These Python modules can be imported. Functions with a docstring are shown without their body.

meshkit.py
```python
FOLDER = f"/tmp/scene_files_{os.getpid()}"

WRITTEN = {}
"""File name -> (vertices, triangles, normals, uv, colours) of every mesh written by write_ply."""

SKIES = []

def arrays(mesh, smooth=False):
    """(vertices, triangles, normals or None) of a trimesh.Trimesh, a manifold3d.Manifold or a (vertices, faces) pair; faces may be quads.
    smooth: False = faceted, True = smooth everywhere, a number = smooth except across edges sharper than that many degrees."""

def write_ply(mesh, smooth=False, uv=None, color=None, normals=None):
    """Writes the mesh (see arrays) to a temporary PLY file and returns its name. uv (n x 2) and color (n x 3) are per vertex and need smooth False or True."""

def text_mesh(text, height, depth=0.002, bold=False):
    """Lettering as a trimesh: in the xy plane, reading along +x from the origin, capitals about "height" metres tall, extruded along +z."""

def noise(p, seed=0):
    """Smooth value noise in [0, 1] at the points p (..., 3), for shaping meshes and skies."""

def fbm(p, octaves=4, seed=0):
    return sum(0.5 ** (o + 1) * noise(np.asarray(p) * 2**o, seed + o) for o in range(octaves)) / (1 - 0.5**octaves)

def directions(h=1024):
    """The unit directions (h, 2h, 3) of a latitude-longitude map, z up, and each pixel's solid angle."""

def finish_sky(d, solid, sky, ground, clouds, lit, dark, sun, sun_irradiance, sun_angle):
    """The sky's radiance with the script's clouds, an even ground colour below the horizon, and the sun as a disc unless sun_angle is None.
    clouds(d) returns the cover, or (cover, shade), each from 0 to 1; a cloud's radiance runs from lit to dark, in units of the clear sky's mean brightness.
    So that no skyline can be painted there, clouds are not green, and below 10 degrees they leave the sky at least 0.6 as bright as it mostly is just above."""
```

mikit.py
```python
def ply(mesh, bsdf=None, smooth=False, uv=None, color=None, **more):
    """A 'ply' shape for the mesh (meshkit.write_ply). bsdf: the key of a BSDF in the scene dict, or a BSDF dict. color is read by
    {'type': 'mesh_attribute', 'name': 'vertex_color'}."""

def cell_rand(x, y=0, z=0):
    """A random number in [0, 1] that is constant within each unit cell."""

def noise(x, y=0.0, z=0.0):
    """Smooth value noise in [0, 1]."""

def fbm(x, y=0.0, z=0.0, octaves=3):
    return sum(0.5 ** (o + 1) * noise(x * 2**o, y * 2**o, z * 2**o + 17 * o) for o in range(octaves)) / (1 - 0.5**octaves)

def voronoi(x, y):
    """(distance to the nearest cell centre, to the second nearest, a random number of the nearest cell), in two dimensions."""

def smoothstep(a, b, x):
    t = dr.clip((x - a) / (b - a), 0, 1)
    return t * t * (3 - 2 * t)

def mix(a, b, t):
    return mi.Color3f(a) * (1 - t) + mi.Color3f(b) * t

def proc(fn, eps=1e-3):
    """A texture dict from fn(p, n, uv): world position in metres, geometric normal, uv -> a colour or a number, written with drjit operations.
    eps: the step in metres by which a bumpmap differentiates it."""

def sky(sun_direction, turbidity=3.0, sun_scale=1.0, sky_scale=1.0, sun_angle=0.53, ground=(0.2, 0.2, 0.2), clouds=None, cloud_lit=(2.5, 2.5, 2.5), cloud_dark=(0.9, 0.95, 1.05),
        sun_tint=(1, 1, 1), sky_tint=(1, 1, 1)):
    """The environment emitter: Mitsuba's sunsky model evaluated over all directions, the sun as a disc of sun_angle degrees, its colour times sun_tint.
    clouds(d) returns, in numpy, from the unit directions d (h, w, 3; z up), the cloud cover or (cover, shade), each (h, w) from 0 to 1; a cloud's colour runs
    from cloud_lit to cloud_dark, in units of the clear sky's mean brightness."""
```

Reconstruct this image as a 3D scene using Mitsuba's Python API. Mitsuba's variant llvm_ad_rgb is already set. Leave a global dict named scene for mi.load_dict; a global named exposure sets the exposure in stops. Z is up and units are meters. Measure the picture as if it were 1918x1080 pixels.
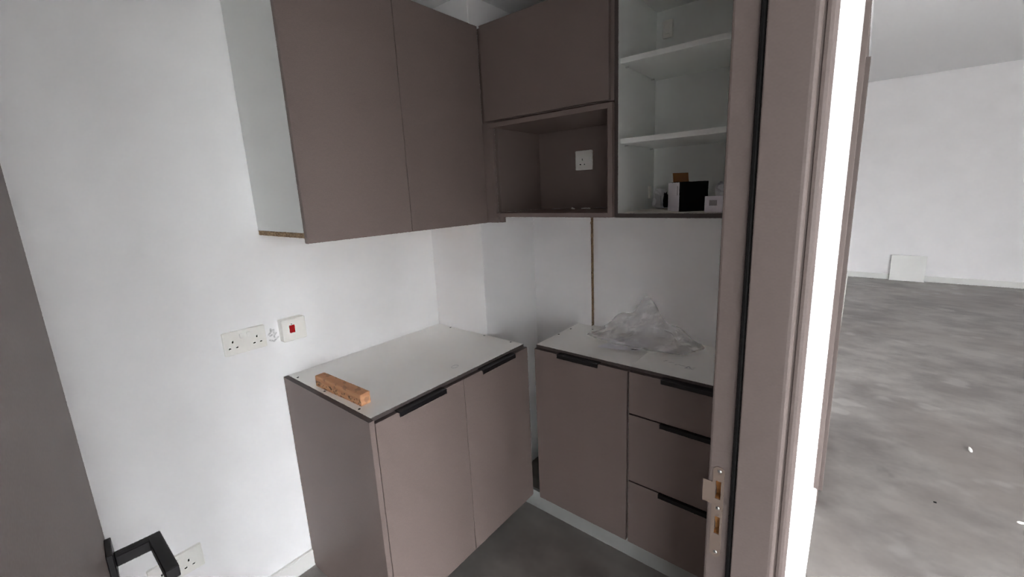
import math
import numpy as np
import trimesh
import drjit as dr
import mitsuba as mi
import mikit
import meshkit
from mikit import proc, noise, fbm, mix, smoothstep
from shapely.geometry import Polygon
import manifold3d as m3

T = mi.ScalarTransform4f
scene, labels = {}, {}

# ------------------------------------------------------------------ camera
CAM = dict(cx=1.7307, cy=-1.8097, cz=1.5452, yaw=0.6674, pitch=-0.1991, roll=-0.0402, f=786.04, px=988.39, py=518.42)
_cy, _sy = math.cos(CAM['yaw']), math.sin(CAM['yaw'])
_cp, _sp = math.cos(CAM['pitch']), math.sin(CAM['pitch'])
_fwd = np.array([-_sy * _cp, _cy * _cp, _sp])
_r = np.cross(_fwd, [0, 0, 1.0]); _r /= np.linalg.norm(_r)
_u = np.cross(_r, _fwd)
_c, _s = math.cos(CAM['roll']), math.sin(CAM['roll'])
_up = _c * _u - _s * _r
_eye = np.array([CAM['cx'], CAM['cy'], CAM['cz']])
scene['camera'] = {
    'type': 'perspective',
    'fov': math.degrees(2 * math.atan(1918 / 2 / CAM['f'])), 'fov_axis': 'x',
    'near_clip': 0.01, 'far_clip': 100.0,
    'principal_point_offset_x': (959 - CAM['px']) / 1918,
    'principal_point_offset_y': (540 - CAM['py']) / 1080,
    'to_world': T().look_at(origin=_eye.tolist(), target=(_eye + _fwd).tolist(), up=_up.tolist()),
}
# ------------------------------------------------------------------ daylight and exposure
# an overcast sky, brighter towards the zenith, over a dull street; it comes in through the hall's windows
def overcast(d):
    return np.ones(d.shape[:2]), 1 - np.clip(d[..., 2], 0, 1)
scene['sky'] = mikit.sky([0.55, -0.35, 0.76], turbidity=4.0, sun_scale=0.0, sky_scale=1.0, ground=(0.14, 0.14, 0.135), clouds=overcast,
                         cloud_lit=(3.50, 3.6, 3.74), cloud_dark=(1.09, 1.12, 1.165))
exposure = 7.38

# ------------------------------------------------------------------ materials
def col(r, g, b):
    """an sRGB colour (0-255) as a linear rgb dict"""
    v = [((x / 255 + 0.055) / 1.055) ** 2.4 if x > 10 else x / 255 / 12.92 for x in (r, g, b)]
    return {'type': 'rgb', 'value': v}

def lin(r, g, b):
    return col(r, g, b)['value']

def principled(base, rough=0.5, spec=0.5, metallic=0.0, **more):
    return {'type': 'twosided', 'bsdf': {'type': 'principled', 'base_color': base, 'roughness': rough, 'specular': spec, 'metallic': metallic, **more}}

def mat(name, d):
    scene['mat_' + name] = d
    return 'mat_' + name

def seg_mark(p, q, a, b, width):
    """distance-based mark along the segment a-b in the 2D coordinates p, q"""
    dx, dy = b[0] - a[0], b[1] - a[1]
    t = dr.clip(((p - a[0]) * dx + (q - a[1]) * dy) / (dx * dx + dy * dy), 0, 1)
    d = dr.sqrt(dr.square(p - a[0] - t * dx) + dr.square(q - a[1] - t * dy))
    return 1 - smoothstep(width * 0.5, width, d)

WALL = lin(244, 243, 243)
def wall_fn(p, n, uv):
    v = 0.97 + 0.06 * (fbm(p.x * 5, p.y * 5, p.z * 5) - 0.5)
    base = mi.Color3f(*WALL) * v
    # plasterer's pencil scribble and smudge between the sockets of the left wall
    sm = mi.Float(0)
    for a, b in (((-1.222, 1.052), (-1.206, 1.066)), ((-1.206, 1.066), (-1.199, 1.048)), ((-1.218, 1.046), (-1.196, 1.052)),
                 ((-1.221, 1.030), (-1.205, 1.021)), ((-1.203, 1.036), (-1.203, 1.066)), ((-1.208, 1.022), (-1.190, 1.034)),
                 ((-1.213, 1.060), (-1.213, 1.072))):
        sm = dr.maximum(sm, seg_mark(p.y, p.z, a, b, 0.0045))
    sm *= dr.select((p.x < 0.02) & (p.x > -0.01), 1.0, 0.0) * (0.25 + 0.75 * noise(p.y * 260, p.z * 260))
    return base * (1 - 0.5 * sm)

def floor_fn(p, n, uv):
    a = fbm(p.x * 2.6 + 3, p.y * 2.6, 0.0, octaves=4)
    b = fbm(p.x * 7 + 11, p.y * 11, 4.0, octaves=4)
    c = noise(p.x * 60, p.y * 60, 2.0)
    t = dr.clip(0.5 + 1.5 * (a - 0.5) + 1.1 * (b - 0.5) + 0.1 * (c - 0.5), 0, 1)
    w = fbm(p.x * 1.7 + 31, p.y * 1.9 + 7, 9.0)
    base = mix(lin(106, 101, 98), lin(132, 128, 124), t)
    base = mix(base, lin(112, 104, 99), dr.clip((w - 0.55) * 2.0, 0, 0.5))
    spot = smoothstep(0.66, 0.80, fbm(p.x * 4.5 + 50, p.y * 6.5 + 20, 1.0))
    # scuffed stain with a sharp corner
    st = smoothstep(1.93, 1.95, p.x) * (1 - smoothstep(1.99, 2.03, p.x)) * smoothstep(0.86, 0.88, p.y) * (1 - smoothstep(0.94, 0.96, p.y))
    base = base * (1 - 0.22 * st * noise(p.x * 40, p.y * 40))
    return mix(base, lin(142, 139, 136), spot * 0.5)

def taupe(rgb, name, rough):
    base = np.array(lin(*rgb))
    def fn(p, n, uv):
        g = noise(p.x * 420, p.y * 420, p.z * 420)
        h = fbm(p.x * 3, p.y * 3, p.z * 3)
        return mi.Color3f(*base.tolist()) * (0.93 + 0.10 * g + 0.04 * h)
    return mat(name, principled(proc(fn), rough, 0.3))

def worktop_fn(p, n, uv):
    v = 0.97 + 0.05 * fbm(p.x * 9, p.y * 9, p.z * 9)
    base = mi.Color3f(*lin(238, 237, 234)) * v
    d = dr.sqrt(dr.square((p.x - 0.507) * 1.0) + dr.square((p.y + 0.754) * 0.75))
    ring = (1 - smoothstep(0.0012, 0.0025, dr.abs(d - 0.011))) * (0.3 + 0.7 * noise(p.x * 300, p.y * 300))
    m = ring * 0.6
    for a, b in (((1.268, -0.285), (1.276, -0.262)), ((1.276, -0.262), (1.286, -0.276)), ((1.286, -0.276), (1.300, -0.262)), ((1.228, -0.272), (1.240, -0.262)),
                 ((1.200, -0.262), (1.214, -0.256)), ((1.245, -0.27), (1.262, -0.266)), ((1.268, -0.285), (1.298, -0.282)), ((1.178, -0.262), (1.188, -0.25))):
        m = dr.maximum(m, seg_mark(p.x, p.y, a, b, 0.0032) * (0.15 + 0.6 * noise(p.x * 250, p.y * 250)))
    m *= dr.select((p.z > 0.86) & (p.z < 0.88), 1.0, 0.0)
    return mix(base, lin(80, 82, 98), m * 0.9)

def dusty_fn(p, n, uv):
    base = mi.Color3f(*lin(205, 205, 200))
    up = dr.select(n.z > 0.5, 1.0, 0.0)
    s = smoothstep(0.35, 0.7, fbm(p.x * 14, p.y * 14, 3.0)) * up
    return mix(base, lin(150, 132, 114), s * 0.55 + 0.25 * up)

def chip_fn(p, n, uv):
    t = fbm(p.x * 180, p.y * 180, p.z * 180)
    return mix(lin(112, 90, 68), lin(176, 150, 120), dr.clip((t - 0.25) * 2, 0, 1))

def timber_fn(p, n, uv):
    q = p.y * 40 + 0.6 * noise(p.x * 8, p.y * 30, p.z * 30) + p.z * 90
    ring = 0.5 + 0.5 * dr.sin(q * 3.0 + 3.0 * noise(p.x * 6, p.y * 40, p.z * 40))
    blot = fbm(p.x * 26, p.y * 40, p.z * 40)
    base = mix(lin(186, 130, 92), lin(208, 162, 124), ring * 0.5 + 0.35 * blot)
    dirt = smoothstep(0.56, 0.70, fbm(p.x * 45 + 5, p.y * 60, p.z * 45))
    base = mix(base, lin(150, 106, 78), dirt * 0.6)
    # printed / dented dark specks along the side that faces the room's near end
    cell = fbm(p.x * 130 + 9, 3.0, p.z * 150, octaves=2)
    speck = smoothstep(0.60, 0.68, cell) * dr.select((n.y < -0.5) & (p.z < 0.894), 1.0, 0.0)
    return mix(base, lin(62, 46, 34), speck * 0.8)

def bump(d, fn, scale=1.0):
    return {'type': 'twosided', 'bsdf': {'type': 'bumpmap', 'arbitrary': proc(fn), 'scale': scale, 'bsdf': d}}

M_WALL = mat('wall', {'type': 'twosided', 'bsdf': {'type': 'diffuse', 'reflectance': proc(wall_fn)}})
M_CEIL = mat('ceiling', {'type': 'twosided', 'bsdf': {'type': 'diffuse', 'reflectance': col(236, 236, 236)}})
M_FLOOR = mat('floor', principled(proc(floor_fn), 0.42, 0.7))
M_TAUPE = taupe((123, 109, 104), 'taupe_laminate', 0.5)
M_FRAME = taupe((104, 93, 89), 'taupe_frame', 0.5)
M_EDGE = mat('dark_edge', principled(col(78, 69, 67), 0.55, 0.35))
M_WHITE = mat('white_melamine', principled(col(222, 224, 221), 0.45, 0.4))
M_PLINTH = mat('plinth_grey', principled(col(160, 162, 159), 0.45, 0.4))
M_WORKTOP = mat('carcass_top', principled(proc(worktop_fn), 0.3, 0.6))
M_DUSTY = mat('dusty_melamine', principled(proc(dusty_fn), 0.6, 0.3))
M_CHIP = mat('chipboard', principled(proc(chip_fn), 0.85, 0.2))
M_SKIRT = mat('skirting_paint', principled(col(224, 224, 220), 0.4, 0.45))
M_BLACK = mat('black_metal', principled(col(18, 16, 18), 0.42, 0.4))
M_RUBBER = mat('black_rubber', principled(col(15, 14, 14), 0.6, 0.3))
M_PLASTIC = mat('white_plastic', principled(col(236, 234, 228), 0.18, 0.5))
M_HOLE = mat('dark_hole', principled(col(12, 11, 11), 0.7, 0.2))
M_RED = mat('red_plastic', principled(col(168, 14, 20), 0.25, 0.5))
M_STEEL = mat('zinc_steel', principled(col(190, 190, 188), 0.3, 0.5, metallic=0.9))
M_STRIKE = mat('champagne_steel', principled(col(112, 98, 89), 0.45, 0.35))
M_PINE = mat('raw_pine', principled(proc(lambda p, n, uv: mix(lin(136, 88, 48), lin(184, 136, 86), noise(p.x * 60, p.y * 60, p.z * 18))), 0.8, 0.2))
M_TIMBER = mat('timber', principled(proc(timber_fn), 0.7, 0.3))
M_PAPER = mat('paper', principled(col(236, 236, 242), 0.6, 0.3))
M_PRINT = mat('dark_print', principled(col(48, 34, 34), 0.6, 0.3))
M_CARD = mat('brown_card', principled(col(140, 98, 62), 0.8, 0.2))
M_BOXBLACK = mat('black_card', principled(col(9, 9, 9), 0.7, 0.15))
M_BOXWHITE = mat('white_card', principled(col(214, 208, 214), 0.5, 0.4))
M_GREYPRINT = mat('grey_print', principled(col(140, 134, 136), 0.6, 0.3))
def film_fn(p, n, uv):
    f = fbm(p.x * 9 + p.z * 14, p.y * 30, p.z * 26 - p.x * 20, octaves=4)
    return 0.035 + 0.20 * smoothstep(0.50, 0.72, f)
M_FILM = mat('clear_film', {'type': 'blendbsdf', 'weight': proc(film_fn), 'a_clear': {'type': 'thindielectric', 'int_ior': 1.45},
                            'b_creased': {'type': 'twosided', 'bsdf': {'type': 'principled', 'base_color': col(165, 161, 163), 'roughness': 0.3, 'specular': 0.5}}})
M_HAZYFILM = mat('hazy_film', {'type': 'twosided', 'bsdf': {'type': 'principled', 'base_color': col(196, 194, 196), 'roughness': 0.25, 'specular': 0.6}})
M_WINFRAME = mat('window_frame', principled(col(60, 60, 62), 0.4, 0.5))
M_PANE = mat('window_pane', {'type': 'thindielectric', 'int_ior': 1.5})
M_FLOORWHITE = mat('white_scrap', principled(col(232, 230, 226), 0.5, 0.4))

# ------------------------------------------------------------------ mesh helpers
def chamfer_box(x0, y0, z0, x1, y1, z1, b=0.0008):
    lo, hi = np.minimum([x0, y0, z0], [x1, y1, z1]), np.maximum([x0, y0, z0], [x1, y1, z1])
    b = min(b, 0.3 * float((hi - lo).min()))
    if b <= 0:
        return trimesh.creation.box(bounds=[lo, hi])
    pts = []
    for sx in (0, 1):
        for sy in (0, 1):
            for sz in (0, 1):
                c = np.array([hi[0] if sx else lo[0], hi[1] if sy else lo[1], hi[2] if sz else lo[2]])
                s = np.array([1 if sx else -1, 1 if sy else -1, 1 if sz else -1])
                for k in range(3):
                    q = c - s * b
                    q[k] = c[k]
                    pts.append(q)
    return trimesh.convex.convex_hull(np.array(pts))

def join(*ms):
    return trimesh.util.concatenate(list(ms))

def cut(mesh, *holes):
    def man(m):
        return m3.Manifold(m3.Mesh(np.asarray(m.vertices, np.float32), np.asarray(m.faces, np.uint32)))
    a = man(mesh)
    for h in holes:
        a = a - man(h)
    r = a.to_mesh()
    return trimesh.Trimesh(np.array(r.vert_properties[:, :3]), np.array(r.tri_verts), process=False)

def prism(pts, z0, z1):
    m = trimesh.creation.extrude_polygon(Polygon(pts), z1 - z0, engine='earcut')
    m.apply_translation([0, 0, z0])
    return m

def frame(origin, ex, ey, ez):
    m = np.eye(4)
    m[:3, 0], m[:3, 1], m[:3, 2], m[:3, 3] = ex, ey, ez, origin
    return m

def moved(mesh, m):
    mesh = mesh.copy()
    mesh.apply_transform(m)
    return mesh

def disc(r, h, at, axis='z', n=20):
    m = trimesh.creation.cylinder(r, h, sections=n)
    if axis == 'x':
        m.apply_transform(trimesh.transformations.rotation_matrix(math.pi / 2, [0, 1, 0]))
    if axis == 'y':
        m.apply_transform(trimesh.transformations.rotation_matrix(math.pi / 2, [1, 0, 0]))
    m.apply_translation(at)
    return m

def numbered(key):
    if key not in scene and key not in labels and not any(k.startswith(key + '__') for k in scene):
        return key
    i = 1
    while True:
        k = f'{key}_{i:03d}'
        if k not in scene and k not in labels and not any(q.startswith(k + '__') for q in scene):
            return k
        i += 1

def obj(name, mesh, m, parent=None, label=None, smooth=False, **more):
    key = numbered(f'{parent}__{name}' if parent else name)
    scene[key] = mikit.ply(mesh, m, smooth=smooth, **more)
    if label:
        labels[key] = {'label': label}
    return key

def thing(name, label, category, group=None, kind=None):
    key = numbered(name)
    labels[key] = {'label': label, 'category': category}
    if group:
        labels[key]['group'] = group
    if kind:
        labels[key]['kind'] = kind
    return key

def solid(name, mesh, m, label, category, group=None, kind=None, smooth=False):
    key = numbered(name)
    scene[key] = mikit.ply(mesh, m, smooth=smooth)
    labels[key] = {'label': label, 'category': category}
    if group:
        labels[key]['group'] = group
    if kind:
        labels[key]['kind'] = kind
    return key

B = chamfer_box

# ------------------------------------------------------------------ the room shell
WX0, WX1 = 1.570, 1.682          # partition between pantry and hall
HX, HY0, HY1, HZ = 6.0, -5.8, 6.66, 2.95
PZ, PY0 = 2.37, -2.10            # pantry ceiling, pantry near wall
D1 = (-1.925, -1.10, 2.12)       # doorway of the pantry (y0, y1, top)
D2 = (0.50, 1.36, 2.17)          # doorway further along the hall

solid('floor', B(-0.1, HY0 - .1, -0.1, HX + .1, HY1 + .1, 0, 0), M_FLOOR, 'mottled grey concrete-look floor running from the hall into the pantry', 'floor', kind='structure')
solid('wall_left', B(-0.1, HY0 - .1, 0, 0, HY1 + .1, HZ, 0), M_WALL, 'white painted pantry wall with the double socket above the two-door base cabinet', 'wall', kind='structure')
solid('wall_back', B(0, 0, 0, WX0, 0.1, 2.6, 0), M_WALL, 'white pantry wall behind the drawers and the open shelves', 'wall', kind='structure')
solid('wall_corner', B(0, -0.404, 0, 0.358, 0, PZ, 0.0015), M_WALL, 'white boxed-in pipe corner between the two base cabinets', 'wall', kind='structure')
solid('wall_front', B(0, PY0 - .1, 0, WX0, PY0, 2.6, 0), M_WALL, 'white pantry wall behind the open taupe door', 'wall', kind='structure')
pw = cut(B(WX0, HY0, 0, WX1, HY1, HZ, 0), B(WX0 - .1, D1[0], -.1, WX1 + .1, D1[1], D1[2], 0), B(WX0 - .1, D2[0], -.1, WX1 + .1, D2[1], D2[2], 0))
solid('wall_right', pw, M_WALL, 'bright white wall beside the taupe door frame, seen edge-on', 'wall', kind='structure')
solid('ceiling', B(0, PY0, PZ, WX0, 0, PZ + .1, 0), M_CEIL, 'grey-white pantry ceiling above the upper cabinets', 'ceiling', kind='structure')
solid('ceiling_hall', B(-0.1, HY0 - .1, HZ, HX + .1, HY1 + .1, HZ + .1, 0), M_CEIL, 'plain white ceiling of the large empty room', 'ceiling', kind='structure')
solid('wall_far', B(0, HY1, 0, HX + .1, HY1 + .1, HZ, 0), M_WALL, 'white far wall of the large empty room behind the leaning board', 'wall', kind='structure')
WIN = [('x', -5.6, -4.2, 1.95), ('x', -4.0, -2.7, 2.20), ('x', -2.5, -1.2, 2.20), ('x', 0.4, 1.3, 2.30), ('y', 3.3, 4.9, 1.40), ('y', 5.1, 5.9, 1.95)]
ww = B(HX, HY0, 0, HX + .1, HY1, HZ, 0)
wn = B(0.0, HY0 - .1, 0, HX + .1, HY0, HZ, 0)
WSILL = 0.10
for ax, a, b, top in WIN:
    if ax == 'x':
        ww = cut(ww, B(HX - .1, a, WSILL, HX + .2, b, top, 0))
    else:
        wn = cut(wn, B(a, HY0 - .2, WSILL, b, HY0 + .1, top, 0))
solid('wall_window', ww, M_WALL, 'white wall of the hall with the tall windows', 'wall', kind='structure')
solid('wall_near', wn, M_WALL, 'white end wall of the hall behind the camera', 'wall', kind='structure')
for i, (ax, a, b, top) in enumerate(WIN):
    w = thing(f'window_{i + 1}', 'dark-framed window of the hall', 'window', 'hall windows', kind='structure')
    mid = (a + b) / 2
    # built along +x in its own frame, then stood into its wall: local x along the wall, y up, z into the room
    lf = frame([HX + .05, 0, 0], [0, 1, 0], [0, 0, 1], [1, 0, 0]) if ax == 'x' else frame([0, HY0 - .05, 0], [1, 0, 0], [0, 0, 1], [0, -1, 0])
    fr = cut(B(a, WSILL, -.03, b, top, .03, .002), B(a + .06, WSILL + .06, -.1, mid - .03, top - .06, .1, 0), B(mid + .03, WSILL + .06, -.1, b - .06, top - .06, .1, 0))
    obj('frame', moved(fr, lf), M_WINFRAME, w)
    for c, d in ((a + .06, mid - .03), (mid + .03, b - .06)):
        q = trimesh.Trimesh([[c, WSILL + .06, 0], [d, WSILL + .06, 0], [d, top - .06, 0], [c, top - .06, 0]], [[0, 2, 1], [0, 3, 2]], process=False)
        obj('pane', moved(q, lf), M_PANE, w)

def skirting(name, p0, p1, inward, h, t, label):
    """a skirting board with a small rounded top along p0-p1"""
    p0, p1, nrm = np.array(p0, float), np.array(p1, float), np.array(inward, float)
    d = p1 - p0
    L = np.linalg.norm(d)
    prof = [(0, 0), (t, 0), (t, h - .006), (t * .8, h - .0015), (t * .45, h), (0, h)]
    m = trimesh.creation.extrude_polygon(Polygon(prof), L, engine='earcut')
    ex, ez = np.array([*nrm, 0]), np.array([*(d / L), 0])
    mm = frame([*p0, 0], ex, [0, 0, 1], ez)
    m.apply_transform(mm)
    if np.linalg.det(mm[:3, :3]) < 0:
        m.invert()
    return solid(name, m, M_SKIRT, label, 'skirting', kind='structure')

skirting('baseboard_left', (0, PY0), (0, -1.197), (1, 0), .078, .012, 'white skirting board on the left pantry wall beside the base cabinet')
skirting('baseboard_hall', (WX1, -1.064), (WX1, 0.428), (1, 0), .085, .016, 'white skirting board under the bright wall beside the door frame')
skirting('baseboard_hall_beyond', (WX1, 1.43), (WX1, HY1), (1, 0), .085, .018, 'white skirting board beyond the second door frame')
skirting('baseboard_far', (WX1, HY1), (HX, HY1), (0, -1), .085, .014, 'white skirting board along the far wall')

# ------------------------------------------------------------------ pantry door frame
def jamb_profile(s, y):
    """plan of the rebated jamb; the opening lies on the side of -s"""
    pts = [(1.570, .030), (1.570, .0035), (1.5712, .001), (1.574, 0), (1.606, 0), (1.606, .008), (1.6155, .008), (1.6155, -.011), (1.617, -.012), (1.668, -.012),
           (1.6718, -.0112), (1.674, -.009), (1.675, -.006), (1.6755, .004), (1.6785, .005), (1.679, .002), (1.683, .002), (1.6868, .004), (1.688, .008), (1.688, .066), (1.682, .066), (1.682, .030)]
    return [(a, y + s * b) for a, b in pts]

YJ, YH = -1.130, -1.895
t1 = thing('trim_1', 'taupe door frame of the pantry with black seal and strike plate', 'door frame', kind='structure')
hole1, hole2 = (1.587, 1.039, .0085, .034), (1.588, .971, .0085, .034)     # the latch slots: x, z, width, height
obj('jamb', cut(prism(jamb_profile(1, YJ), 0, 2.09), *[B(cx - w / 2 - .001, YJ - .01, cz - h / 2 - .001, cx + w / 2 + .001, YJ + .016, cz + h / 2 + .001, 0) for cx, cz, w, h in (hole1, hole2)]), M_FRAME, t1)
obj('jamb', prism(jamb_profile(-1, YH)[::-1], 0, 2.09), M_FRAME, t1)
obj('head', join(B(1.570, YH, 2.09, 1.6155, YJ, 2.12), B(1.6155, YH, 2.08, 1.675, YJ, 2.12), B(1.682, YH - .066, 2.09, 1.688, YJ + .066, 2.156)), M_FRAME, t1)
for s, y in ((1, YJ), (-1, YH)):
    prof = [(1.6062, .0075), (1.6062, -.004), (1.608, -.0065), (1.611, -.0072), (1.614, -.0055), (1.6153, -.002), (1.6153, .0075)]
    pp = [(a, y + s * b) for a, b in prof]
    obj('seal', prism(pp if s > 0 else pp[::-1], 0, 2.085), M_RUBBER, t1, 'black rubber door seal')
# strike plate on the face of the jamb (plate face towards -y)
yp = YJ - .0015
plate_2d = Polygon([(1.578 + .009 + .009 * math.cos(a), 1.083 - .009 + .009 * math.sin(a)) for a in np.linspace(math.pi, 0, 9)] +
                   [(1.578 + .009 + .009 * math.cos(a), .908 + .009 + .009 * math.sin(a)) for a in np.linspace(0, -math.pi, 9)])
plate_2d = plate_2d.union(Polygon([(1.5625, 1.052), (1.580, 1.052), (1.580, 1.010), (1.5625, 1.010)]))
for cx, cz, w, h in (hole1, hole2):
    plate_2d = plate_2d.difference(Polygon([(cx - w / 2, cz - h / 2), (cx + w / 2, cz - h / 2), (cx + w / 2, cz + h / 2), (cx - w / 2, cz + h / 2)]))
pl = trimesh.creation.extrude_polygon(plate_2d, .0015, engine='earcut')
pl.apply_transform(frame([0, YJ, 0], [1, 0, 0], [0, 0, 1], [0, -1, 0]))
sp = obj('strike_plate', pl, M_STRIKE, t1, 'champagne metal strike plate with two latch slots')
for cx, cz, w, h in (hole1, hole2):
    # the pocket chiselled into the jamb behind each slot, its bare wood sloping back towards the bottom
    x0, x1, z0, z1 = cx - w / 2 - .0008, cx + w / 2 + .0008, cz - h / 2 - .0008, cz + h / 2 + .0008
    prof = [(YJ + .0002, z1), (YJ + .0155, z1), (YJ + .0155, z0), (YJ + .0002, z0), (YJ + .0002, z0 + .0012), (YJ + .0135, z0 + .002), (YJ + .013, z0 + .010), (YJ + .003, z1 - .002)]
    pk_ = trimesh.creation.extrude_polygon(Polygon(prof), x1 - x0, engine='earcut')
    pk_.apply_transform(frame([x0, 0, 0], [0, 1, 0], [0, 0, 1], [1, 0, 0]))
    obj('slot', pk_, M_PINE, sp, 'bare wood showing in the slot')
for zz in (1.075, 1.005, .918):
    obj('screw', moved(trimesh.creation.icosphere(2, .0034), np.diag([1, .45, 1, 1]) + np.array([[0, 0, 0, 1.588], [0, 0, 0, yp], [0, 0, 0, zz], [0, 0, 0, 0]])), M_STEEL, sp, 'steel screw head', smooth=True)

# ------------------------------------------------------------------ pantry door leaf, standing open against the light
LK, HG = np.array([.80, -1.7815]), np.array([1.556, -1.848])
du = (HG - LK) / np.linalg.norm(HG - LK)
dn = np.array([-du[1], du[0]])
leafW = float(np.linalg.norm(HG - LK))
dm = frame([*LK, 0], [*du, 0], [*dn, 0], [0, 0, 1])          # x along the leaf, y out of its face, z up
d1 = thing('door_1', 'open taupe pantry door with a black lever handle, close at the left', 'door', kind='structure')
obj('leaf', moved(B(0, -.042, .008, leafW, 0, 2.075, .0025), dm), M_FRAME, d1)
hz = 1.004
hx = .056
hd = obj('handle', moved(B(hx - .026, 0, hz - .026, hx + .026, .008, hz + .026, .001), dm), M_BLACK, d1, 'black square rose and flat lever handle')
obj('neck', moved(B(hx - .0085, .008, hz - .0093, hx + .0085, .056, hz + .0093, .0015), dm), M_BLACK, hd)
lev = B(-.0085, -.0085, -.0095, .106, .0085, .0095, .0012)
lev.apply_transform(trimesh.transformations.rotation_matrix(math.radians(5.0), [0, 0, 1]))
lev.apply_translation([hx, .0562, hz])
obj('lever', moved(lev, dm), M_BLACK, hd)

# ------------------------------------------------------------------ second door frame along the hall
t2 = thing('trim_2', 'taupe door frame further along the bright wall', 'door frame', kind='structure')
obj('jamb', join(B(1.60, .43, 0, 1.701, .50, 2.24, .002), B(1.60, .50, 0, 1.66, .528, 2.05, .001)), M_FRAME, t2)
obj('jamb', join(B(1.60, 1.36, 0, 1.701, 1.43, 2.24, .002), B(1.60, 1.335, 0, 1.66, 1.36, 2.05, .001)), M_FRAME, t2)
obj('head', B(1.60, .50, 2.05, 1.700, 1.36, 2.24, .002), M_FRAME, t2)
lf2 = B(0, -.80, .008, .040, 0, 2.035, .002)                     # slightly ajar, its near edge standing out of the frame
lf2.apply_transform(trimesh.transformations.rotation_matrix(math.radians(2.6), [0, 0, 1]))
lf2.apply_translation([1.641, 1.334, 0])
solid('door_2', lf2, M_FRAME, 'taupe door slightly ajar in the second frame', 'door', kind='structure')

# ------------------------------------------------------------------ trim on the pantry back wall
t3 = thing('trim_3', 'narrow white backing strip with a raw chipboard edge on the back wall', 'backing strip', kind='structure')
obj('face', B(.632, -.018, .8702, .719, 0, 1.437, .0004), M_WALL, t3)
obj('raw_edge', join(B(.719, -.0176, .8702, .7225, 0, 1.437, 0), B(.7165, -.0195, 1.382, .7225, -.017, 1.392, .0008)), M_CHIP, t3, 'raw brown chipboard edge')

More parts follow.
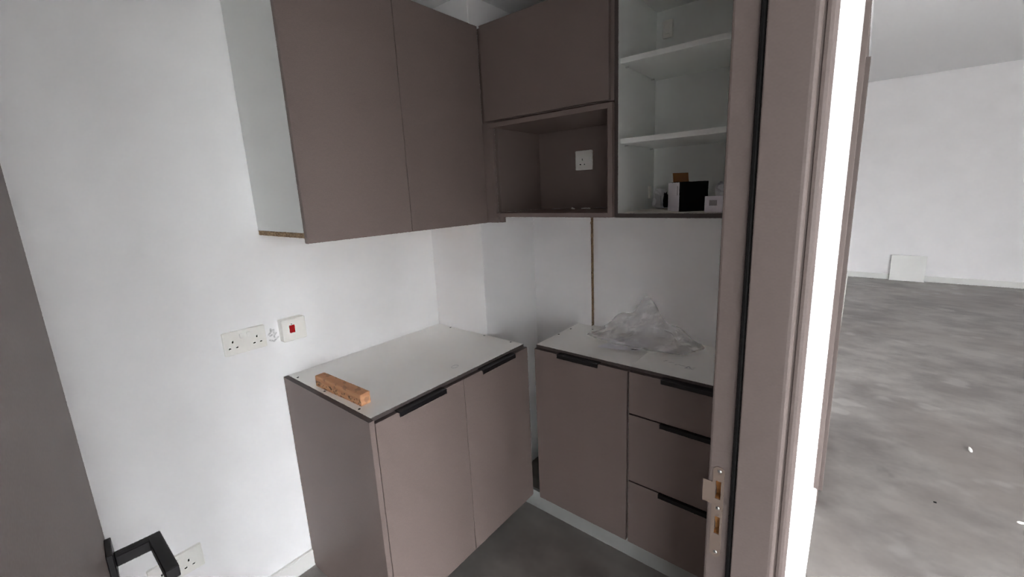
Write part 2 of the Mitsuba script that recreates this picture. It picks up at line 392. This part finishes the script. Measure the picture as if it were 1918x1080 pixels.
# ------------------------------------------------------------------ base cabinet on the left wall
ZT = .87
def bar_handle(along, a0, a1, front, ztop, parent):
    """edge-pull handle: a flange over the door edge and a lip in front; front is the face of the door, handle looks along +x or -y"""
    if along == 'y':
        m = join(B(front - .018, a0, ztop, front + .012, a1, ztop + .0028, .0004), B(front + .0095, a0, ztop - .014, front + .012, a1, ztop + .0028, .0004))
    else:
        m = join(B(a0, front - .012, ztop, a1, front + .018, ztop + .0028, .0004), B(a0, front - .012, ztop - .014, a1, front - .0095, ztop + .0028, .0004))
    return obj('handle', m, M_BLACK, parent, 'black metal edge pull handle')

def cap(x, y, parent):
    obj('screw_hole', disc(.0042, .0016, [x, y, ZT + .0002]), M_HOLE, parent, 'small dark screw hole')

DT = .857
bc = thing('base_cabinet', 'taupe two-door base cabinet with white top under the double socket', 'base cabinet')
ep = obj('end_panel', B(.002, -1.196, 0, .603, -1.178, ZT - .0011), M_TAUPE, bc)
obj('edge_band', B(.002, -1.196, ZT - .001, .603, -1.178, ZT, .0002), M_EDGE, ep, 'dark cut top edge')
obj('top_panel', B(.004, -1.1775, .852, .583, -.406, ZT, .0005), M_WORKTOP, bc, 'white top board')
obj('edge_band', B(.583, -1.1775, .852, .5845, -.406, ZT - .0002, .0002), M_EDGE, bc)
obj('side_panel', B(.004, -.424, .095, .5845, -.406, .852), M_WHITE, bc)
obj('bottom_panel', B(.004, -1.178, .095, .5845, -.424, .113), M_WHITE, bc)
obj('back_panel', B(.003, -1.178, .113, .011, -.424, .852), M_WHITE, bc)
d = obj('door', B(.585, -1.1755, .097, .603, -.7995, DT - .0011), M_TAUPE, bc)
obj('edge_band', B(.585, -1.1755, DT - .001, .603, -.7995, DT - .0001, .0002), M_EDGE, d, 'dark top edge')
bar_handle('y', -1.093, -.893, .603, DT, d)
d = obj('door', B(.585, -.7965, .097, .603, -.402, DT - .0011), M_TAUPE, bc)
obj('edge_band', B(.585, -.7965, DT - .001, .603, -.402, DT - .0001, .0002), M_EDGE, d, 'dark top edge')
bar_handle('y', -.703, -.500, .603, DT, d)
for x, y in ((.058, -1.166), (.269, -1.166), (.498, -1.166), (.109, -.418), (.351, -.418), (.519, -.418)):
    cap(x, y, bc)
for x in (.07, .50):
    for y in (-1.10, -.47):
        foot = join(disc(.028, .006, [x, y, .0035], 'z', 24), disc(.016, .086, [x, y, .0495], 'z', 20))
        obj('foot', foot, M_RUBBER, bc, 'black plastic cabinet foot', smooth=40)

# ------------------------------------------------------------------ base cabinets on the back wall
XC = 1.09
bs = thing('base_cabinet', 'taupe single-door base cabinet in the corner, left of the drawers', 'base cabinet')
obj('top_panel', B(.638, -.379, .852, XC - .0005, -.007, ZT, .0005), M_WORKTOP, bs, 'white top board')
obj('edge_band', B(.638, -.3805, .852, XC - .0005, -.379, ZT - .0002, .0002), M_EDGE, bs)
obj('side_panel', B(.638, -.372, .095, .656, -.003, .852), M_WHITE, bs)
obj('side_panel', B(XC - .0185, -.364, .095, XC - .0005, -.003, .852), M_WHITE, bs)
obj('bottom_panel', B(.656, -.3805, .095, XC - .0185, -.003, .113), M_WHITE, bs)
obj('back_panel', B(.656, -.011, .113, XC - .0185, -.003, .852), M_WHITE, bs)
d = obj('door', B(.640, -.399, .097, XC - .004, -.381, DT - .0011), M_TAUPE, bs)
obj('edge_band', B(.640, -.399, DT - .001, XC - .004, -.381, DT - .0001, .0002), M_EDGE, d, 'dark top edge')
bar_handle('x', .768, .965, -.399, DT, d)
for x, y in ((.648, -.213), (.655, -.115), (.751, -.066)):
    cap(x, y, bs)
XR = 1.545
dc = thing('drawer_cabinet', 'taupe three-drawer base cabinet beside the door frame', 'drawer cabinet')
obj('top_panel', B(XC + .0005, -.379, .852, XR, -.007, ZT, .0005), M_WORKTOP, dc, 'white top board with faint pencil marks')
obj('edge_band', B(XC + .0005, -.3805, .852, XR, -.379, ZT - .0002, .0002), M_EDGE, dc)
obj('side_panel', B(XC + .0005, -.364, .095, XC + .0185, -.003, .852), M_WHITE, dc)
obj('side_panel', B(XR - .018, -.3805, .095, XR, -.003, .852), M_WHITE, dc)
obj('bottom_panel', B(XC + .0185, -.3805, .095, XR - .018, -.003, .113), M_WHITE, dc)
obj('back_panel', B(XC + .0185, -.011, .113, XR - .018, -.003, .852), M_WHITE, dc)
for z0, z1 in ((.684, DT), (.3885, .6795), (.097, .384)):
    d = obj('drawer', B(XC + .0045, -.399, z0, XR - .002, -.381, z1 - .0011), M_TAUPE, dc)
    obj('edge_band', B(XC + .0045, -.399, z1 - .001, XR - .002, -.381, z1 - .0001, .0002), M_EDGE, d, 'dark top edge')
    bar_handle('x', 1.222, 1.42, -.399, z1, d)
solid('plinth', B(.50, -.372, 0, XR, -.356, .0945), M_PLINTH, 'light grey plinth board under the single-door cabinet and the drawers', 'plinth')

# ------------------------------------------------------------------ upper cabinet on the left wall
uc = thing('upper_cabinet', 'tall taupe two-door upper cabinet with a raw white side panel', 'upper cabinet')
UT = 2.2435
obj('side_panel', B(.003, -1.200, 1.4465, .362, -1.182, UT, .0005), M_WHITE, uc, 'raw white side panel')
obj('bottom_panel', B(.0035, -1.1995, 1.430, .362, -.406, 1.4462, .0003), M_CHIP, uc, 'raw chipboard bottom edge')
obj('side_panel', B(.003, -.424, 1.4465, .362, -.406, UT), M_TAUPE, uc)
obj('top_panel', B(.003, -1.182, UT - .018, .362, -.424, UT), M_WHITE, uc)
obj('back_panel', B(.003, -1.182, 1.4465, .011, -.424, UT - .018), M_WHITE, uc)
obj('door', B(.3635, -1.201, 1.4135, .381, -.8035, UT), M_TAUPE, uc)
obj('door', B(.3635, -.8005, 1.4135, .381, -.3785, UT), M_TAUPE, uc)
solid('filler_panel', join(B(.3598, -.374, 1.414, .4149, -.358, 1.8472, .0006), B(.4149, -.374, 1.414, .4335, -.358, 1.8265, .0006), B(.3598, -.3568, 1.848, .4185, -.342, UT, .0006), B(.4325, -.3575, 1.414, .459, -.34, 1.4395, .0006)), M_TAUPE, 'slim taupe corner filler left of the open niche', 'filler panel')

# ------------------------------------------------------------------ flip-up cabinet and open niche on the back wall
fc = thing('upper_cabinet', 'taupe upper cabinet with one wide door over the open niche', 'upper cabinet')
obj('side_panel', B(.42, -.356, 1.853, .438, -.003, UT), M_TAUPE, fc)
obj('side_panel', B(.992, -.356, 1.853, 1.0095, -.003, UT), M_TAUPE, fc)
obj('bottom_panel', B(.438, -.356, 1.853, .992, -.003, 1.871), M_TAUPE, fc)
obj('top_panel', B(.438, -.356, UT - .018, .992, -.003, UT), M_TAUPE, fc)
obj('back_panel', B(.438, -.011, 1.871, .992, -.003, UT - .018), M_TAUPE, fc)
obj('door', B(.389, -.3755, 1.8565, .998, -.3575, UT), M_TAUPE, fc)
nc = thing('niche_cabinet', 'open taupe niche cabinet with the single socket inside', 'open niche')
obj('side_panel', B(.434 - .0185, -.339, 1.4575, .434, -.003, 1.827), M_TAUPE, nc)
obj('side_panel', B(.992, -.3755, 1.44, 1.0115, -.003, 1.847), M_TAUPE, nc)
obj('top_panel', B(.4155, -.3745, 1.827, .992, -.003, 1.847), M_TAUPE, nc)
obj('bottom_panel', B(.436, -.3745, 1.44, .992, -.003, 1.4575), M_TAUPE, nc)
obj('back_panel', B(.434, -.03, 1.4575, .992, -.014, 1.827), M_TAUPE, nc)

# ------------------------------------------------------------------ open shelf cabinet
sc_ = thing('shelf_cabinet', 'open white shelf cabinet without a door, beside the door frame', 'shelf cabinet')
XS0, XS1, SF = 1.0125, 1.56, -.356
obj('side_panel', B(XS0, SF, 1.4385, 1.0265, -.003, UT, .0004), M_WHITE, sc_)
obj('edge_band', B(XS0, SF - .0015, 1.4385, 1.0255, SF, UT, .0003), M_EDGE, sc_, 'dark taupe front edge')
obj('side_panel', B(XS1 - .018, SF, 1.4385, XS1, -.003, UT), M_WHITE, sc_)
obj('bottom_panel', B(1.0265, SF, 1.4385, XS1 - .018, -.003, 1.4555, .0004), M_DUSTY, sc_, 'dusty bottom board')
obj('edge_band', B(1.0255, SF - .0015, 1.4385, XS1, SF, 1.4545, .0003), M_EDGE, sc_, 'dark taupe front edge')
obj('top_panel', B(1.0265, SF, UT - .018, XS1 - .018, -.003, UT), M_WHITE, sc_)
obj('back_panel', B(1.0265, -.016, 1.4555, XS1 - .018, -.006, UT - .018), M_WHITE, sc_)
for z in (1.972, 1.703):
    s = obj('shelf', B(1.0275, -.345, z, XS1 - .019, -.017, z + .018, .0006), M_WHITE, sc_)
    for y in (-.30, -.06):
        obj('shelf_pin', disc(.003, .012, [1.0325, y, z - .0035], 'x', 12), M_STEEL, s, 'small metal shelf pin')
obj('hanging_bracket', join(B(1.055, -.026, 2.12, 1.095, -.0165, 2.185, .002), B(1.066, -.030, 2.135, 1.084, -.025, 2.170, .001)), M_PLASTIC, sc_, 'white plastic hanging bracket')
obj('hinge_plate', B(1.027, -.075, 1.50, 1.0345, -.060, 1.55, .001), M_PLASTIC, sc_, 'white plastic plate inside the left side')

# ------------------------------------------------------------------ things on the shelf
ang = math.radians(40)
c0 = np.array([1.229, -.292])
ea, eb = np.array([math.cos(ang), math.sin(ang)]), np.array([-math.sin(ang), math.cos(ang)])
bm = frame([*c0, 1.4556], [*ea, 0], [*eb, 0], [0, 0, 1])
S = .104
bb = thing('box', 'black box with one white side and an open brown flap, on the bottom shelf', 'box')
obj('body', moved(cut(B(0, .0012, 0, S, S, S, .0008), B(.002, .003, .003, S - .002, S - .002, S + .01, 0)), bm), M_BOXBLACK, bb)
side = moved(B(-.0008, .0002, 0.0005, .0002, S, S - .002, .0001), bm)
wh = obj('white_side', side, M_BOXWHITE, bb, 'white printed side')
obj('print', moved(B(-.0012, .012, .058, -.0007, .018, .090, 0), bm), M_GREYPRINT, wh, 'narrow grey print')
fl = B(-.004, 0, 0, .055, .0012, .036, .0002)
fl.apply_transform(trimesh.transformations.rotation_matrix(math.radians(-14), [1, 0, 0]))
fl.apply_translation([.02, S - .004, S - .001])
obj('flap', moved(fl, bm), M_CARD, bb, 'brown cardboard flap standing up')
wb = thing('box', 'small white box at the front edge of the bottom shelf, right of the black box', 'box')
bm2 = frame([1.328, -.338, 1.4556], [.999, .03, 0], [-.03, .999, 0], [0, 0, 1])
obj('body', moved(B(0, 0, 0, .058, .045, .0535, .0008), bm2), M_BOXWHITE, wb)
obj('print', moved(B(.0145, -.0004, .0225, .0385, .0002, .0405, 0), bm2), M_GREYPRINT, wb, 'faded grey label')

def crumple(w, d, h, seed, amp, sub=3):
    m = trimesh.creation.icosphere(subdivisions=sub)
    v = m.vertices.copy()
    v = np.sign(v) * np.abs(v) ** 0.55
    n1 = meshkit.noise(v * 2.1 + seed, seed) - .5
    n2 = np.abs(meshkit.noise(v * 4.3 + seed * 3, seed + 5) - .5)
    v *= (1 + amp * n1 - amp * n2)[:, None]
    v[:, 2] = np.maximum(v[:, 2], -.93)
    lo, hi = v.min(0), v.max(0)
    v = (v - lo) / (hi - lo) * [w, d, h] - [w / 2, d / 2, 0]
    m.vertices = v
    return m

wp = crumple(.055, .05, .085, 4, .5)
wp.apply_translation([1.075, -.072, 1.4556])
pk = thing('packet', 'crumpled white packet with a torn black patch, left of the black box', 'packet')
obj('wrap', wp, M_HAZYFILM, pk, smooth=35)
bp = crumple(.016, .05, .062, 9, .7)
bp.apply_translation([1.116, -.11, 1.4636])
obj('patch', bp, M_BOXBLACK, pk, 'torn black patch', smooth=35)
cp = crumple(.062, .07, .105, 13, .45)
cp.apply_translation([1.352, -.19, 1.4556])
solid('packet', cp, M_HAZYFILM, 'crumpled translucent packet behind the small white box', 'packet', smooth=40)

# ------------------------------------------------------------------ scraps in the niche
rng = np.random.default_rng(5)
for i, (x, y, L, a, c, lab) in enumerate(((.572, -.10, .040, .8, M_GREYPRINT, 'pale thin screw lying in the open niche, leftmost of the scraps'), (.680, -.115, .013, .2, M_FLOORWHITE, 'small white plug in the open niche, under the socket'),
                                         (.752, -.12, .040, .6, M_FLOORWHITE, 'pale green-white sliver in the open niche, right of the plug'), (.815, -.10, .055, -.25, M_GREYPRINT, 'dull bent strip in the open niche, nearest the right side'))):
    pts = np.array([[-.5, 0, 0], [-.2, .06, .02], [.15, -.04, .03], [.5, .03, 0]]) * [L, L, L]
    ca, sa = math.cos(a), math.sin(a)
    r = .0035 if i != 1 else .0055
    segs = []
    for j in range(3):
        p0, p1 = pts[j], pts[j + 1]
        h = np.vstack([p0 + rng.normal(0, 1, (7, 3)) * r * .5, p1 + rng.normal(0, 1, (7, 3)) * r * .5])
        segs.append(trimesh.convex.convex_hull(h))
    m = join(*segs)
    v = m.vertices @ np.array([[ca, sa, 0], [-sa, ca, 0], [0, 0, 1]])
    v += [x, y, 1.4577 - v[:, 2].min()]
    m.vertices = v
    solid('scrap', m, c, lab, 'scrap')

# ------------------------------------------------------------------ sockets and switches
def wall_frame(axis, at):
    """local x along the wall, y up, z out of the wall"""
    if axis == 'x':
        return frame(at, [0, 1, 0], [0, 0, 1], [1, 0, 0])
    return frame(at, [1, 0, 0], [0, 0, 1], [0, -1, 0])

def rounded_plate(w, h, t, r=.004, b=.0015):
    from shapely.geometry import box as sbox
    p = sbox(-w / 2 + r, -h / 2 + r, w / 2 - r, h / 2 - r).buffer(r, quad_segs=5)
    q = p.buffer(-b, quad_segs=5)
    a = trimesh.creation.extrude_polygon(p, t - b, engine='earcut')
    pts = np.vstack([np.c_[np.array(p.exterior.coords), np.full(len(p.exterior.coords), t - b)], np.c_[np.array(q.exterior.coords), np.full(len(q.exterior.coords), t)],
                     np.c_[np.array(p.exterior.coords), np.zeros(len(p.exterior.coords))]])
    return trimesh.convex.convex_hull(pts)

def pins(cx, cy, t, m, parent):
    for dx, dy, w, h in ((0, .0113, .0045, .008), (-.011, -.0107, .0075, .0042), (.011, -.0107, .0075, .0042)):
        obj('pin_slot', moved(B(cx + dx - w / 2, cy + dy - h / 2, t - .003, cx + dx + w / 2, cy + dy + h / 2, t + .0002, 0), m), M_HOLE, parent, 'dark pin slot')

def rocker(cx, cy, w, h, t, m, parent, mt, label):
    r = trimesh.convex.convex_hull(np.array([[cx - w / 2, cy - h / 2, t], [cx + w / 2, cy - h / 2, t], [cx + w / 2, cy + h / 2, t], [cx - w / 2, cy + h / 2, t],
                                             [cx - w / 2 + .0008, cy - h / 2 + .0008, t + .0012], [cx + w / 2 - .0008, cy - h / 2 + .0008, t + .0012],
                                             [cx + w / 2 - .0008, cy + h / 2 - .0008, t + .0042], [cx - w / 2 + .0008, cy + h / 2 - .0008, t + .0042]]))
    return obj('rocker', moved(r, m), mt, parent, label)

t = .010
m = wall_frame('x', [0, -1.303, 1.056])
k = thing('socket', 'white double wall socket above the left end of the base cabinet', 'socket')
pl_ = obj('plate', moved(rounded_plate(.137, .085, t), m), M_PLASTIC, k)
pins(-.040, -.006, t, m, k); pins(.038, -.006, t, m, k)
rocker(-.011, .022, .011, .018, t, m, k, M_PLASTIC, 'white rocker switch')
rocker(.012, .022, .011, .018, t, m, k, M_PLASTIC, 'white rocker switch')
m = wall_frame('x', [0, -1.142, 1.058])
k = thing('switch', 'white surface switch with a red rocker, right of the double socket', 'switch')
obj('back_box', moved(rounded_plate(.086, .086, .026, .003, .001), m), M_PLASTIC, k)
obj('plate', moved(rounded_plate(.0875, .0875, .009, .004, .0015), m @ T().translate([0, 0, .0262]).matrix.numpy() if False else m @ np.array([[1, 0, 0, 0], [0, 1, 0, 0], [0, 0, 1, .0262], [0, 0, 0, 1.0]])), M_PLASTIC, k)
rocker(-.008, .003, .020, .031, .0353, m, k, M_RED, 'red rocker')
obj('indicator', moved(B(-.0105, .0215, .034, -.0055, .0235, .0355, 0), m), M_HOLE, k, 'small dark indicator slot')
m = wall_frame('x', [0, -1.618, .338])
k = thing('socket', 'white double wall socket low on the wall behind the black door handle', 'socket')
obj('plate', moved(rounded_plate(.146, .086, t), m), M_PLASTIC, k)
pins(-.040, -.006, t, m, k); pins(.032, -.006, t, m, k)
rocker(-.013, .022, .011, .018, t, m, k, M_PLASTIC, 'white rocker switch'); rocker(.008, .022, .011, .018, t, m, k, M_PLASTIC, 'white rocker switch')
m = wall_frame('y', [.696, -.0302, 1.681])
k = thing('socket', 'white single socket on the back of the open taupe niche', 'socket')
obj('plate', moved(rounded_plate(.088, .088, t), m), M_PLASTIC, k)
pins(-.006, -.008, t, m, k)
rocker(.030, .008, .009, .017, t, m, k, M_PLASTIC, 'white rocker switch')

# ------------------------------------------------------------------ things on the worktops
tb = B(-.145, -.0185, 0, .145, .0185, .042, .0016)
tm = frame([.345, -1.140, ZT + .0004], [math.cos(.03), math.sin(.03), 0], [-math.sin(.03), math.cos(.03), 0], [0, 0, 1])
solid('timber_block', moved(tb, tm), M_TIMBER, 'orange-brown timber offcut lying on the white top of the left base cabinet', 'timber block')

def paper_sheet():
    n = 24
    c = np.array([[.893, -.285], [1.068, -.238], [1.062, -.075], [.905, -.115]])
    uu, vv = np.meshgrid(np.linspace(0, 1, n), np.linspace(0, 1, n), indexing='ij')
    P = ((1 - uu) * (1 - vv))[..., None] * c[0] + (uu * (1 - vv))[..., None] * c[1] + (uu * vv)[..., None] * c[2] + ((1 - uu) * vv)[..., None] * c[3]
    z = .0015 + .012 * (1 - vv) ** 3 * (0.35 + .65 * np.abs(uu - .45)) + .004 * meshkit.noise(np.stack([uu * 4, vv * 4, uu * 0], -1), 3)
    return np.dstack([P, z]), uu, vv

def sheet_mesh(P, thick=0.0):
    n, k = P.shape[:2]
    v = P.reshape(-1, 3)
    i, j = np.meshgrid(np.arange(n - 1), np.arange(k - 1), indexing='ij')
    a = i * k + j
    q = np.stack([a, a + k, a + k + 1, a + 1], -1).reshape(-1, 4)
    f = np.vstack([q[:, [0, 1, 2]], q[:, [0, 2, 3]]])
    if thick:
        w = v - [0, 0, thick]
        f = np.vstack([f, f[:, ::-1] + len(v)])
        v = np.vstack([v, w])
    return trimesh.Trimesh(v, f, process=False)

P, uu, vv = paper_sheet()
P[..., 2] += ZT
lf = thing('leaflet', 'white paper leaflet under the clear plastic bag on the corner worktop', 'leaflet')
obj('sheet', sheet_mesh(P, .0003), M_PAPER, lf)
Q = P[18:22, 1:4].copy()
Q[..., 2] += .0006
obj('print', sheet_mesh(Q, .0003), M_PRINT, lf, 'small dark printed picture')

def film():
    n, k = 80, 60
    s, tt = np.meshgrid(np.linspace(0, 1, n), np.linspace(0, 1, k), indexing='ij')
    x = .80 + .46 * s + .02 * np.sin(5 * tt)
    y = -.022 - .20 * tt * (0.75 + .25 * np.sin(math.pi * s))
    peak = np.exp(-((x - 1.02) / .075) ** 2) + .42 * np.exp(-((x - .89) / .06) ** 2) + .30 * np.exp(-((x - 1.16) / .06) ** 2)
    z = .195 * peak * np.exp(-(tt / .36) ** 1.6)
    p = np.stack([x, y, z], -1)
    r = np.abs(meshkit.noise(p * [9, 9, 6], 3) - .5) + .35 * np.abs(meshkit.noise(p * [19, 19, 14], 8) - .5)
    z2 = z * (.85 + .45 * r) + .022 * r + .002
    y2 = np.minimum(y - .07 * r * np.exp(-(tt / .35) ** 2), -.020)
    return sheet_mesh(np.stack([x, y2, z2 + ZT + .004], -1))
solid('plastic_bag', film(), M_FILM, 'crumpled clear plastic bag against the back wall on the corner worktop', 'plastic bag', smooth=50)

# ------------------------------------------------------------------ things in the large room
lean = B(-.2, -.006, 0, .2, .006, .385, .001)
lean.apply_transform(trimesh.transformations.rotation_matrix(math.radians(-6), [1, 0, 0]))
lean.apply_translation([2.405, HY1 - .075, .0012])
solid('board', lean, M_SKIRT, 'small white board leaning against the far wall of the empty room', 'board')

def chip(x, y, L, w, a, seed, h=.006):
    r = np.random.default_rng(seed)
    v = r.normal(0, 1, (26, 3))
    v /= np.linalg.norm(v, axis=1, keepdims=True)
    v *= [L / 2, w / 2, h / 2]
    ca, sa = math.cos(a), math.sin(a)
    v = v @ np.array([[ca, sa, 0], [-sa, ca, 0], [0, 0, 1]])
    v += [x, y, -v[:, 2].min()]
    return trimesh.convex.convex_hull(v)
solid('scrap', chip(2.363, 1.408, .072, .018, 1.55, 2, .012), M_FLOORWHITE, 'thin white scrap lying on the grey floor of the empty room', 'scrap')
solid('scrap', chip(2.436, .80, .028, .018, .4, 3, .010), M_FLOORWHITE, 'small white scrap on the grey floor at the right edge', 'scrap')
solid('scrap', chip(2.153, .758, .014, .010, .2, 4, .006), M_HOLE, 'tiny dark crumb on the grey floor of the empty room', 'scrap')
